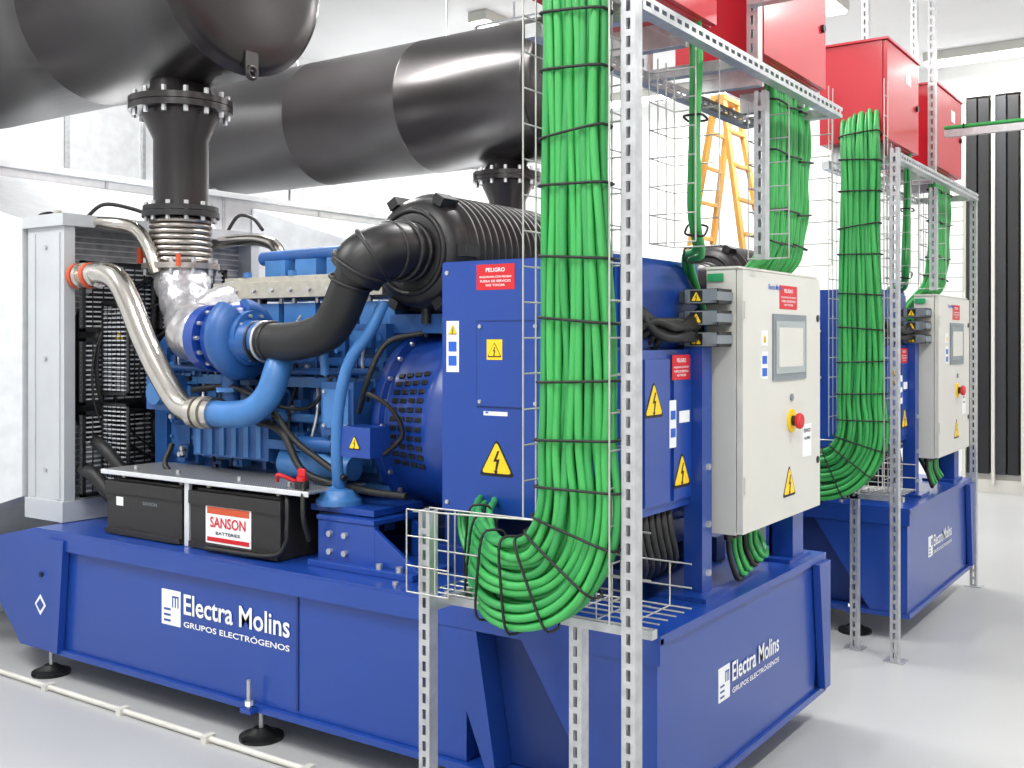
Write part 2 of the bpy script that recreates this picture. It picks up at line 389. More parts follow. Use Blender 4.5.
for i in range(14): mb.cyl((-4.35+i*0.105,3.37,0.955),(-4.35+i*0.105,3.35,0.955),0.009,'eng',6)
mb.box(-4.02,-3.52,3.24,3.38,1.06,1.22,'eng')
for i in range(6): mb.box(-3.99+i*0.08,-3.96+i*0.08,3.23,3.25,1.07,1.21,'eng2')
mb.prism([(-4.46,3.36,0.95),(-4.46,3.98,0.95),(-4.46,3.98,1.55),(-4.46,3.82,1.72),(-4.46,3.52,1.72),(-4.46,3.36,1.55)],(0.09,0,0),'eng')
mb.cyl((-4.52,3.5,1.15),(-4.46,3.5,1.15),0.11,'blk',24)
mb.cyl((-4.50,3.42,1.42),(-4.30,3.42,1.42),0.075,'eng2',24)
mb.box(-4.34,-4.16,3.22,3.38,1.26,1.42,'eng');mb.cyl((-4.25,3.22,1.34),(-4.25,3.19,1.34),0.055,'eng2',20)
for i,x in enumerate((-3.42,-3.30)):
    mb.lathe((x,3.27,0.93),(0,0,1),[(0,0.03),(0.015,0.048),(0.17,0.05),(0.19,0.035)],'eng2' if i else 'eng',20)
mb.box(-3.5,-3.22,3.22,3.38,1.12,1.16,'eng')
mb.lathe((-3.45,3.26,1.06),(1,0,0),[(0,0.04),(0.02,0.06),(0.28,0.062),(0.30,0.05),(0.42,0.05)],'eng2',24)
mb.cyl((-3.32,3.24,1.15),(-3.12,3.24,1.15),0.032,'eng',16)
mb.box(-3.16,-2.98,3.20,3.36,1.20,1.42,'eng');mb.box(-3.14,-3.0,3.19,3.21,1.23,1.39,'eng2')
for a in (-3.13,-3.01):
    for c in (1.24,1.38): mb.cyl((a,3.195,c),(a,3.18,c),0.008,'strut',6)
mb.box(-2.96,-2.80,3.10,3.22,1.13,1.25,'base')
f=Face(mb,(0,3.099,0),(1,0,0),(0,-1,0));f.tri(-2.88,1.19,0.065)
mb.tube([(-2.80,3.18,1.74),(-2.84,3.14,1.62),(-2.93,3.12,1.50),(-2.97,3.10,1.30),(-2.99,3.12,1.05),(-3.02,3.2,0.95)],0.024,'eng2',14)
mb.tube([(-3.10,3.24,1.72),(-3.12,3.18,1.6),(-3.14,3.2,1.45)],0.018,'eng2',12)
mb.box(-4.10,-3.02,3.42,3.66,1.785,1.86,'alu');mb.box(-4.05,-3.08,3.45,3.62,1.86,1.885,'alu')
for i in range(9): mb.cyl((-4.05+i*0.12,3.418,1.82),(-4.05+i*0.12,3.405,1.82),0.011,'strut',6)
for i in range(5): mb.box(-4.0+i*0.21,-3.86+i*0.21,3.66,3.82,1.78,1.98,'eng2')
mb.tube([(-4.1,3.74,2.0),(-3.5,3.74,2.01),(-3.0,3.74,2.0)],0.035,'eng',14,3)
for x in (-3.9,-3.6,-3.3): mb.cyl((x,3.46,1.885),(x,3.46,1.91),0.02,'eng2',10)
mb.tube([(-4.0,3.22,1.36),(-3.7,3.20,1.38),(-3.45,3.18,1.30),(-3.30,3.17,1.18),(-3.12,3.15,1.10),(-2.95,3.12,1.04)],0.014,'rub',8)
mb.tube([(-3.6,3.22,1.24),(-3.35,3.16,1.20),(-3.2,3.15,1.04),(-2.9,3.18,0.99),(-2.7,3.2,0.98)],0.016,'rub',8)
mb.tube([(-2.95,3.2,1.3),(-2.85,3.15,1.45),(-2.8,3.2,1.58),(-2.7,3.3,1.62)],0.012,'rub',8)
mb.tube([(-3.95,3.3,1.28),(-3.6,3.25,1.31),(-3.3,3.26,1.30),(-3.1,3.2,1.44)],0.009,'rub',8)
mb.tube([(-4.15,3.22,1.1),(-4.1,3.15,1.0),(-3.9,3.18,0.93),(-3.6,3.22,0.92)],0.014,'rub',8)
mb.tube([(-2.9,3.2,1.35),(-2.82,3.12,1.38),(-2.74,3.16,1.32),(-2.72,3.2,1.22),(-2.80,3.18,1.14)],0.010,'rub',8)
for i in range(46):
    x=-4.3+random.random()*1.35;z=1.0+random.random()*0.48
    mb.obox((x,3.345,z),(0.03+random.random()*0.06,0.06,0.03+random.random()*0.05),random.choice(['eng','eng2','engd']))
    mb.cyl((x,3.33,z),(x,3.30,z),0.012,random.choice(['eng2','strut','blk','eng']),8)
for i in range(9):
    x=-4.1+i*0.125
    mb.tube([(x,3.33,1.0+0.1*random.random()),(x+0.04,3.28,1.12),(x+0.02+0.06*random.random(),3.30,1.28),(x+0.03,3.34,1.40)],0.007,random.choice(['rub','eng2','strut']),6)
mb.box(-3.12,-2.78,3.10,3.40,0.905,0.93,'base')
mb.lathe((-3.02,3.16,0.93),(0,0,1),[(0,0.095),(0.02,0.095),(0.03,0.08),(0.06,0.075),(0.07,0.03),(0.10,0.03)],'eng2',28)
mb.lathe((-3.02,3.16,0.87),(0,0,1),[(0,0.07),(0.035,0.08)],'rub',24)
mb.lathe((-4.30,3.22,0.90),(0,0,1),[(0,0.095),(0.02,0.095),(0.03,0.08),(0.06,0.03)],'eng2',28)
fin(mb,'engine',0.004,2)
mb=MB()
mb.box(-3.06,-2.52,3.02,3.34,0.70,0.725,'base');mb.box(-3.04,-2.74,3.06,3.085,0.72,0.879,'base');mb.box(-3.045,-2.74,3.055,3.34,0.88,0.90,'base')
mb.prism([(-2.76,3.062,0.879),(-2.52,3.062,0.725),(-2.76,3.062,0.725)],(0,0.02,0),'base')
mb.prism([(-2.76,3.3,0.879),(-2.52,3.3,0.725),(-2.76,3.3,0.725)],(0,0.02,0),'base')
mb.box(-3.039,-3.02,3.086,3.34,0.725,0.88,'base')
for (a,c) in ((-2.97,0.83),(-2.89,0.83),(-2.97,0.76),(-2.89,0.76)): mb.cyl((a,3.06,c),(a,3.045,c),0.013,'strut',6)
for a in (-2.60,-2.70): mb.cyl((a,3.04,0.725),(a,3.04,0.745),0.014,'strut',6)
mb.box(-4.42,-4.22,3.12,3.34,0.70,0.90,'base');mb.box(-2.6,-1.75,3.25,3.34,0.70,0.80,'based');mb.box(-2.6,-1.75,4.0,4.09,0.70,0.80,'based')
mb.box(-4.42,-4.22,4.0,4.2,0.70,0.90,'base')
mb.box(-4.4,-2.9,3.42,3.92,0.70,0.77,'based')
for i in range(7): mb.cyl((-2.55+i*0.12,2.96,0.70),(-2.55+i*0.12,2.96,0.712),0.012,'strut',6)
fin(mb,'mounting_brackets',0.003)
# --- exhaust: turbo, wrap, bellows
mb=MB()
mb.lathe((-3.80,3.22,1.60),(1,0,0),[(0,0.11),(0.03,0.15),(0.12,0.16),(0.16,0.13),(0.18,0.075),(0.30,0.07)],'base',32)
mb.tube([(-3.66,3.22+0.13*math.sin(a),1.60+0.13*math.cos(a)) for a in [i*math.pi/10 for i in range(0,19)]],0.058,'eng',14,2,prof=lambda t:0.75+0.5*t)
mb.cyl((-3.60,3.2,1.60),(-3.56,3.2,1.60),0.12,'eng',28);mb.bolts((-3.56,3.2,1.60),(1,0,0),0.10,10,0.008,0.012,'strut')
mb.lathe((-3.62,3.17,1.59),(1,0,0),[(0,0.095),(0.12,0.082),(0.16,0.08)],'eng',28)
mb.cyl((-3.86,3.2,1.60),(-3.80,3.2,1.60),0.15,'base',32);mb.bolts((-3.80,3.2,1.6),(1,0,0),0.13,12,0.010,0.02,'strut')
mb.cyl((-3.98,3.24,1.60),(-3.84,3.22,1.60),0.10,'engd',24)
mb.cyl((-3.74,3.22,1.45),(-3.74,3.22,1.28),0.04,'eng',16);mb.cyl((-3.74,3.22,1.38),(-3.74,3.22,1.36),0.065,'eng2',16)
mb.tube([(-3.90,3.24,1.62),(-4.03,3.27,1.62),(-4.16,3.33,1.66),(-4.28,3.40,1.74),(-4.37,3.46,1.84),(-4.44,3.5,1.94)],0.125,'foil',24,6,prof=lambda t:0.95+0.12*math.sin(t*9)+0.05*math.sin(t*31))
mb.tube([(-4.0,3.30,1.60),(-4.12,3.40,1.72),(-4.0,3.48,1.80),(-3.9,3.5,1.74)],0.08,'foil',18,5)
mb.lathe((-4.44,3.5,1.90),(0,0,1),[(0,0.135),(0.015,0.15),(0.03,0.135)],'strut',32)
mb.lathe((-4.44,3.5,1.945),(0,0,1),[(0,0.19),(0.028,0.19)],'bell',40);mb.bolts((-4.44,3.5,1.915),(0,0,1),0.17,10,0.012,0.085,'strut')
pr=[]
for i in range(8):
    z=i*0.028; pr+=[(z,0.125),(z+0.004,0.15),(z+0.014,0.155),(z+0.024,0.15),(z+0.028,0.125)]
mb.lathe((-4.44,3.5,1.978),(0,0,1),pr,'bell',40)
mb.lathe((-4.44,3.5,2.205),(0,0,1),[(0,0.19),(0.028,0.19)],'blk',40);mb.lathe((-4.44,3.5,2.236),(0,0,1),[(0,0.185),(0.025,0.185)],'blk',40)
mb.bolts((-4.44,3.5,2.185),(0,0,1),0.168,12,0.012,0.095,'strut')
mb.cyl((-4.27,3.35,1.95),(-4.27,3.35,2.01),0.012,'oran',8);mb.box(-4.66,-4.63,3.4,3.43,1.98,2.06,'oran')
fin(mb,'turbocharger',0.002,1)
mb=MB()
mb.lathe((-4.44,3.5,2.255),(0,0,1),[(0,0.135),(0.34,0.135),(0.46,0.19),(0.485,0.19)],'muf',40)
mb.lathe((-4.44,3.5,2.735),(0,0,1),[(0,0.255),(0.03,0.255)],'muf',44);mb.lathe((-4.44,3.5,2.769),(0,0,1),[(0,0.255),(0.03,0.255)],'muf',44)
mb.lathe((-4.44,3.5,2.80),(0,0,1),[(0,0.19),(0.06,0.15),(0.14,0.15)],'muf',40)
mb.bolts((-4.44,3.5,2.705),(0,0,1),0.23,14,0.013,0.125,'strut',0.1)
fin(mb,'exhaust_stack')
mb=MB()
mb.tube([(-4.74,3.12,1.90),(-4.64,3.11,1.905),(-4.50,3.10,1.91),(-4.39,3.10,1.87),(-4.30,3.10,1.76),(-4.20,3.10,1.60),(-4.07,3.10,1.43),(-3.95,3.10,1.31),(-3.86,3.10,1.275),(-3.78,3.10,1.27)],0.055,'steel',24,8)
mb.tube([(-3.70,3.10,1.27),(-3.60,3.10,1.27),(-3.48,3.11,1.29),(-3.40,3.13,1.36),(-3.38,3.16,1.46),(-3.40,3.2,1.52)],0.058,'eng2',24,8)
for x in (-3.82,-3.765,-3.71): mb.cyl((x-0.018,3.10,1.272),(x+0.018,3.10,1.272),0.072,'steel' if x!=-3.765 else 'alu',28)
for x,k in ((-4.72,'oran'),(-4.68,'steel'),(-4.62,'oran'),(-4.57,'steel')): mb.cyl((x-0.012,3.11,1.903),(x+0.012,3.11,1.905),0.063,k,28)
mb.tube([(-5.05,3.2,2.17),(-4.9,3.2,2.18),(-4.66,3.25,2.17),(-4.54,3.3,2.14),(-4.46,3.32,2.05),(-4.42,3.34,1.92)],0.034,'steel',18,8)
mb.cyl((-5.04,3.17,2.19),(-4.97,3.17,2.19),0.05,'steel',20);mb.cyl((-5.08,3.16,2.19),(-5.04,3.16,2.19),0.058,'blk',20)
mb.cyl((-4.99,3.17,2.16),(-4.99,3.17,2.25),0.02,'alu',10)
mb.tube([(-4.80,4.0,2.13),(-4.6,4.0,2.14),(-4.40,4.0,2.13),(-4.28,4.0,2.08),(-4.22,4.0,1.95)],0.034,'steel',18,8)
mb.tube([(-4.80,3.2,2.20),(-4.72,3.25,2.27),(-4.62,3.35,2.25),(-4.5,3.4,2.2)],0.01,'rub',8)
mb.tube([(-4.80,4.1,2.20),(-4.70,4.1,2.29),(-4.58,4.1,2.27),(-4.5,4.1,2.2)],0.01,'rub',8)
fin(mb,'charge_air_pipes')
# --- air filter and intake hose
mb=MB()
pr=[(0,0.07),(0.0,0.15),(0.02,0.20),(0.05,0.225),(0.10,0.23)]
for i in range(15):
    z=0.12+i*0.048; pr+=[(z,0.232),(z+0.002,0.25),(z+0.018,0.25),(z+0.020,0.232)]
pr+=[(0.86,0.235),(0.9,0.21),(0.92,0.12)]
mb.lathe((-2.80,3.34,1.95),(0,1,0),pr,'blk',48)
for i in range(6):
    a=i*math.pi/3;mb.obox((-2.8+0.24*math.cos(a),3.42,1.95+0.24*math.sin(a)),(0.04,0.10,0.05),'blk',(0,-a,0))
mb.torus((-2.8,3.345,1.95),(0,1,0),0.17,0.012,'blk')
mb.tube([(-2.79,3.38,1.95),(-2.79,3.26,1.952),(-2.805,3.18,1.94),(-2.845,3.125,1.905),(-2.885,3.11,1.85)],0.112,'blk',28,5)
for q in ((-2.79,3.32,1.95),(-2.79,3.27,1.95)): mb.torus(q,(0,1,0),0.115,0.012,'blk')
mb.torus((-2.80,3.215,1.945),(-0.15,-1,-0.1),0.113,0.010,'blk');mb.torus((-2.83,3.15,1.925),(-0.6,-0.5,-0.5),0.113,0.010,'blk');mb.torus((-2.868,3.115,1.88),(-0.5,-0.1,-0.8),0.113,0.010,'blk')
mb.tube([(-2.875,3.11,1.87),(-2.91,3.10,1.79),(-2.955,3.10,1.71),(-3.03,3.11,1.635),(-3.14,3.12,1.60),(-3.30,3.15,1.585),(-3.46,3.17,1.585),(-3.52,3.17,1.585)],0.080,'rub',28,6)
for x in (-3.50,-3.46,-3.42): mb.torus((x,3.17,1.585),(1,0,0),0.084,0.007,'strut' if x==-3.46 else 'blk')
mb.torus((-2.90,3.10,1.82),(-0.4,0,-0.9),0.086,0.007,'blk')
mb.cyl((-2.80,3.45,1.66),(-2.80,3.45,1.74),0.025,'blk',10);mb.box(-3.0,-2.6,3.45,4.1,1.62,1.70,'eng')
fin(mb,'air_filter')
# --- alternator
mb=MB()
zc=1.24;yc=3.67
mb.lathe((-2.97,yc,zc),(1,0,0),[(0,0.36),(0.02,0.40),(0.06,0.40),(0.07,0.37),(0.16,0.38),(0.30,0.405),(0.34,0.405),(0.36,0.39),(0.62,0.39),(0.64,0.40),(0.70,0.40),(0.72,0.36),(1.1,0.36),(1.28,0.30)],'base',64)
mb.bolts((-2.915,yc,zc),(1,0,0),0.385,24,0.011,0.02,'strut');mb.bolts((-2.29,yc,zc),(1,0,0),0.385,20,0.011,0.06,'strut')
for k in range(-5,6):
    a=math.radians(180+k*5.5+5)
    for xs in (-2.85,-2.80,-2.75,-2.70):
        y=yc+(0.372+(xs+2.85)*0.17)*math.cos(a);z=zc-(0.372+(xs+2.85)*0.17)*math.sin(a)
        mb.obox((xs,y,z),(0.032,0.02,0.020),'bkl',(-(a-math.pi),0,0))
mb.box(-2.6,-1.9,yc-0.22,yc+0.22,1.55,1.86,'base')
for x in (-2.5,-1.95): mb.box(x-0.08,x+0.08,yc-0.38,yc+0.38,0.78,0.95,'based')
fin(mb,'alternator',0.003)
# --- blue terminal enclosure and supports
mb=MB()
mb.box(-2.36,-1.66,3.0,3.62,0.985,1.87,'base')
mb.box(-2.352,-1.668,2.985,2.998,0.992,1.863,'base')
mb.box(-1.659,-1.648,3.02,3.6,1.57,1.85,'base')
f=Face(mb,(0,2.985,0),(1,0,0),(0,-1,0))
f.rect(-2.075,1.51,0.252,0.302,'based',0.002);f.rect(-2.075,1.51,0.24,0.29,'base',0.006)
for a in (-2.19,-1.96):
    for c in (1.38,1.64): mb.cyl((a+0.008,2.98,c),(a+0.008,2.974,c),0.007,'strut',8)
f.danger(-2.12,1.81,0.16,0.088);f.tri(-2.115,1.03+0.16,0.15)
f=Face(mb,(0,2.979,0),(1,0,0),(0,-1,0));f.rect(-2.12,1.56,0.065,0.07,'yel',0.001);f.tri(-2.12,1.56,0.06)
f=Face(mb,(0,2.985,0),(1,0,0),(0,-1,0))
f.rect(-2.305,1.57,0.055,0.18,'wht');f.tri(-2.305,1.63,0.042)
for q in (1.57,1.52): f.rect(-2.305,q,0.035,0.035,'blul',0.003)
f.rect(-2.12,1.34,0.10,0.014,'wht');f.rect(-2.155,1.343,0.012,0.006,'blul',0.003)
for (a,c) in ((-2.33,1.02),(-1.69,1.02),(-2.33,1.83),(-1.69,1.83)): mb.cyl((a,2.985,c),(a,2.98,c),0.008,'strut',10)
mb.box(-1.662,-1.60,3.05,3.56,1.02,1.56,'base');mb.box(-1.601,-1.59,3.07,3.25,1.05,1.53,'base');mb.box(-1.601,-1.59,3.28,3.54,1.05,1.53,'base')
f=Face(mb,(-1.59,0,0),(0,1,0),(1,0,0));f.tri(3.13,1.40,0.14);f.danger(3.335,1.50,0.14,0.085);f.tri(3.34,1.15,0.14)
f.rect(3.27,1.31,0.05,0.16,'wht');f.rect(3.27,1.34,0.035,0.03,'blul',0.003);f.rect(3.27,1.28,0.035,0.03,'blul',0.003);f.rect(3.36,1.33,0.08,0.04,'wht')
mb.box(-1.62,-1.55,3.42,3.50,0.715,1.60,'base');mb.box(-1.68,-1.50,3.34,3.54,0.70,0.715,'base')
mb.box(-1.60,-1.50,4.18,4.30,0.715,0.903,'base');mb.box(-1.60,-1.588,4.18,4.30,0.715,1.60,'base');mb.box(-1.68,-1.49,4.12,4.36,0.70,0.715,'base')
mb.box(-1.63,-1.587,3.5,4.3,1.56,1.60,'base')
for q in (0.78,0.95,1.15): mb.cyl((-1.55,3.46,q),(-1.538,3.46,q),0.012,'strut',6)
fin(mb,'terminal_enclosure',0.003)
mb=MB()
for i in range(9):
    y=3.12+0.045*(i%5);z=1.60+0.035*(i//5)
    mb.tube([(-1.66,y,1.72-0.02*i),(-1.60,y+0.04,z+0.02),(-1.57,y+0.15,z),(-1.60,3.50,z+0.06)],0.014,'rub',8)
for i in range(10):
    y=3.10+0.045*(i%6);x=-1.64-0.04*(i//6)
    mb.tube([(x,y,1.04),(x+0.03,y-0.03,0.94),(x+0.02,y+0.02,0.84),(x-0.1,y+0.16,0.76),(x-0.3,y+0.2,0.74)],0.015,'rub',8)
fin(mb,'power_cables')

# ------------------------------------------------------------------ batteries
def battery(x0,x1,big):
    o=((x0+x1)/2,3.12,0.70);e=MB()
    e.box(x0,x1,3.0,3.24,0.705,0.905,'bat');e.box(x0-0.008,x1+0.008,2.992,3.248,0.89,0.945,'bat')
    e.box(x0+0.02,x1-0.02,3.02,3.22,0.945,0.955,'bat')
    e.box(x0+0.002,x1-0.002,2.985,3.0,0.705,0.73,'bat')
    for s in (x0+0.06,x1-0.06): e.cyl((s,3.05,0.955),(s,3.05,0.975),0.012,'alu',12)
    for i in range(6): e.cyl((x0+0.1+i*(x1-x0-0.2)/5,3.14,0.955),(x0+0.1+i*(x1-x0-0.2)/5,3.14,0.962),0.018,'blk',16)
    f=Face(e,(0,2.999,0),(1,0,0),(0,-1,0))
    if big:
        cx=-3.50
        f.rect(cx,0.815,0.28,0.165,'wht');f.rect(cx,0.872,0.26,0.03,'oran',0.0025);f.text('SANSON',cx,0.823,0.22,0.045,'redl',0.004)
        f.text('BATTERIES',cx,0.778,0.15,0.013,'bkl',0.003);f.rect(cx,0.75,0.26,0.018,'redl',0.0025)
    else:
        f.rect((x0+x1)/2-0.17,0.855,0.05,0.04,'wht');f.text('SANSON',(x0+x1)/2+0.05,0.86,0.10,0.015,'lcdf',0.003)
    return e.finish('car_battery',None,o,0.005)
b1=battery(-4.33,-3.80,False);b2=battery(-3.74,-3.19,True)
mb=MB();mb.box(-4.36,-3.02,2.99,3.32,0.985,0.996,'perf');mb.box(-4.36,-3.02,2.985,2.99,0.975,0.996,'galv');mb.box(-3.785,-3.755,3.0,3.02,0.70,0.985,'galv');mb.box(-4.355,-4.342,3.25,3.27,0.70,0.985,'galv');mb.box(-3.10,-3.075,3.2,3.22,0.70,0.985,'galv')
for x in (-4.2,-3.9,-3.5,-3.2): mb.cyl((x,3.06,0.99),(x,3.06,1.015),0.01,'strut',8)
mb.cyl((-3.12,3.05,0.996),(-3.12,3.05,1.025),0.03,'blk',18);mb.cyl((-3.12,3.05,1.025),(-3.12,3.05,1.045),0.022,'redl',16);mb.box(-3.14,-3.10,3.045,3.055,1.045,1.075,'redl')
mb.tube([(-3.22,3.06,0.97),(-3.15,3.0,0.95),(-3.13,2.98,0.85),(-3.14,2.98,0.78),(-3.22,2.97,0.725),(-3.6,2.965,0.715)],0.010,'rub',8)
mb.tube([(-3.10,3.05,1.02),(-3.06,3.0,1.0),(-3.04,2.98,0.9),(-3.05,3.02,0.8)],0.010,'rub',8)
mb.tube([(-3.15,3.05,1.02),(-3.2,3.0,1.05),(-3.24,3.03,1.02)],0.008,'redl',8)
cov=mb.finish('battery_cover_tray',None,(-3.74,3.12,0.7),0.002,1)

# ------------------------------------------------------------------ silencer
mb=MB();pr=[(0,0.10),(0.012,0.36),(0.03,0.455),(0.05,0.485),(0.075,0.497),(0.078,0.503),(0.095,0.503),(0.098,0.50)]
for s in (1.2,2.35): pr+=[(s,0.50),(s+0.003,0.502),(s+0.012,0.502),(s+0.015,0.50)]
pr+=[(3.50,0.50),(3.53,0.495),(3.56,0.46),(3.58,0.36),(3.60,0.12)]
mb.lathe((-3.90,3.5,3.37),(-1,0,0),pr,'muf',72)
mb.box(-3.93,-3.915,3.46,3.54,2.88,2.97,'muf');mb.torus((-3.918,3.5,2.87),(1,0,0),0.028,0.012,'muf')
for x in (-5.0,-6.6):
    mb.cyl((x,3.5,3.86),(x,3.5,H),0.010,'strut',8);mb.box(x-0.04,x+0.04,3.45,3.55,3.84,3.88,'muf')
mb.cyl((-7.49,3.5,3.37),(-7.59,3.5,3.37),0.14,'muf',32)
sil=mb.finish('exhaust_silencer',None,(-5.7,3.5,3.37))

# ------------------------------------------------------------------ control cabinet
mb=MB()
x0,x1,y0,y1,z0,z1=-1.585,-1.475,3.535,4.366,0.905,1.845
mb.box(x0,x1,y0,y1,z0,z1,'cab');mb.box(x1+0.003,x1+0.025,y0+0.004,y1-0.004,z0+0.004,z1-0.004,'cab')
mb.box(x0-0.0,x1+0.012,y0-0.006,y1+0.006,z1,z1+0.008,'cab')
f=Face(mb,(-1.45,0,0),(0,1,0),(1,0,0))
f.rect(4.0,1.565,0.36,0.25,'lcdf',0.006);f.rect(4.0,1.565,0.315,0.20,'lcd',0.009);f.rect(4.0,1.565,0.26,0.15,'cab',0.010)
f.danger(3.99,1.755,0.19,0.09);f.tri(4.0,1.05,0.14)
f.text('Electra Molins',3.85,1.79,0.14,0.02,'blul',0.002)
f.rect(3.74,1.60,0.06,0.055,'wht',.002);f.tri(3.74,1.60,0.045);f.rect(3.74,1.50,0.06,0.10,'wht',.002);f.rect(3.74,1.52,0.045,0.03,'blul',0.003);f.rect(3.74,1.475,0.045,0.03,'blul',0.003)
f.rect(4.20,1.19,0.10,0.13,'wht',.002);f.text('SERVICIO',4.20,1.23,0.08,0.015,'bkl',0.003);f.text('ALARMA',4.20,1.20,0.07,0.012,'bkl',0.003)
mb.cyl((-1.45,4.02,1.28),(-1.443,4.02,1.28),0.045,'yel',28);mb.cyl((-1.443,4.02,1.28),(-1.425,4.02,1.28),0.02,'blk',18);mb.lathe((-1.425,4.02,1.28),(1,0,0),[(0,0.028),(0.012,0.032),(0.02,0.026)],'redl',24)
mb.cyl((-1.45,4.02,1.37),(-1.443,4.02,1.37),0.014,'lcdf',12)
for q in (1.68,1.10): mb.cyl((-1.45,4.33,q),(-1.445,4.33,q),0.014,'blk',16)
for q in (1.70,1.08): mb.box(-1.452,-1.443,3.545,3.56,q-0.03,q+0.03,'cab')
f2=Face(mb,(0,3.529,0),(1,0,0),(0,-1,0))
for i in range(3):
    z=1.745-0.075*i
    mb.box(-1.62,-1.49,3.42,3.535,z-0.026,z+0.026,'blk');mb.box(-1.70,-1.621,3.44,3.50,z-0.02,z+0.02,'lcdf')
    mb.box(-1.615,-1.495,3.415,3.421,z-0.024,z+0.024,'lcdf')
    g=Face(mb,(0,3.415,0),(1,0,0),(0,-1,0));g.rect(-1.57,z,0.046,0.04,'bkl',0.001);g.tri(-1.57,z,0.044)
    mb.cyl((-1.70,3.47,z),(-1.73,3.47,z),0.018,'rub',14);mb.tube([(-1.73,3.47,z),(-1.77,3.45,z-0.02),(-1.80,3.40,z-0.10),(-1.78,3.36,z-0.25)],0.014,'rub',8)
    mb.box(-1.51,-1.485,3.40,3.535,z-0.015,z+0.015,'lcdf')
f2.rect(-1.55,1.815,0.06,0.028,'grnl')
for i in range(4): mb.cyl((-1.53,3.6+i*0.06,z0),(-1.53,3.6+i*0.06,z0-0.03),0.016,'blk',12)
cab=mb.finish('control_cabinet',None,(-1.53,3.95,0.905),0.004)
mb=MB()
for i in range(6):
    y=3.6+i*0.05
    mb.tube([(-1.53,y,0.875),(-1.53,y+0.01,0.82),(-1.51,y+0.03,0.735+0.008*i),(-1.53,y+0.12,0.735+0.006*i),(-1.58,y+0.20,0.80),(-1.64,y+0.18,0.92)],0.010,'grn' if i%3 else 'rub',8)
cb2=mb.finish('control_cable_loop',None,(-1.55,3.7,0.8))

# ------------------------------------------------------------------ cable supports, trays, cables (per generator)
def slotted(mb,p,z0,z1,w=0.041,d=0.041):
    x,y=p;t=0.0028
    a=w/2;s=0.0065
    mb.box(x-a,x-s,y,y+t,z0,z1,'strut');mb.box(x+s,x+a,y,y+t,z0,z1,'strut')
    z=z0
    while z<z1-0.03:
        mb.box(x-s,x+s,y,y+t,z,z+0.018,'strut');z+=0.048
    mb.box(x-a,x-a+t,y+t,y+d,z0,z1,'strut');mb.box(x+a-t,x+a,y+t,y+d,z0,z1,'strut')
    mb.box(x-a+t,x-a*0.5,y+d-t,y+d,z0,z1,'strut');mb.box(x+a*0.5,x+a-t,y+d-t,y+d,z0,z1,'strut')
def strutY(mb,x,z,y0,y1,w=0.041):
    t=0.0028;a=w/2;s=0.0065
    mb.box(x+a-t,x+a,y0,y1,z-a,z-s,'strut');mb.box(x+a-t,x+a,y0,y1,z+s,z+a,'strut')
    y=y0
    while y<y1-0.03: mb.box(x+a-t,x+a,y,y+0.018,z-s,z+s,'strut');y+=0.048
    mb.box(x-a,x+a-t,y0,y1,z-a,z-a+t,'strut');mb.box(x-a,x+a-t,y0,y1,z+a-t,z+a,'strut')
    mb.box(x-a,x+a-t,y0,y0+t,z-a+t,z+a-t,'strut')
def strut_frame(dx,dy,second):
    mb=MB();X=lambda v:v+dx;Y=lambda v:v+dy
    posts=[(-1.345,2.54,2.50),(-1.575,2.54 if second else 0.775,2.61),(-2.04,1.08,2.50)]
    for x,z1,y in posts:
        slotted(mb,(X(x),Y(y)),0.0,z1);mb.box(X(x-0.05),X(x+0.05),Y(y-0.02),Y(y+0.07),0,0.006,'strut')
    ye=4.42 if second else 4.26
    strutY(mb,X(-1.345),2.50,Y(2.545),Y(ye));strutY(mb,X(-1.72),2.50,Y(2.60),Y(ye))
    for y in (ye-0.02,3.30,2.64): mb.box(X(-1.70),X(-1.37),Y(y-0.02),Y(y+0.02),2.482,2.518,'strut')
    slotted(mb,(X(-1.72),Y(3.30)),2.52,4.49);slotted(mb,(X(-1.40),Y(3.50)),2.52,4.49)
    slotted(mb,(X(-1.70),Y(4.32)),2.52,4.49)
    slotted(mb,(X(-1.42),Y(3.62)),1.88,2.48)
    if second:
        slotted(mb,(X(-1.36),Y(4.43)),0.0,2.52);mb.box(X(-1.41),X(-1.31),Y(4.41),Y(4.50),0,0.006,'strut')
    mb.box(X(-2.06),X(-1.33),Y(2.61),Y(2.64),0.775,0.80,'strut')
    mb.box(X(-2.06),X(-2.02),Y(2.54),Y(2.86),0.774,0.799,'strut')
    return mb.finish('strut_support_frame',None,(X(-1.4),Y(2.55),0))
strut_frame(0,0,False);strut_frame(-0.08,2.9,True)
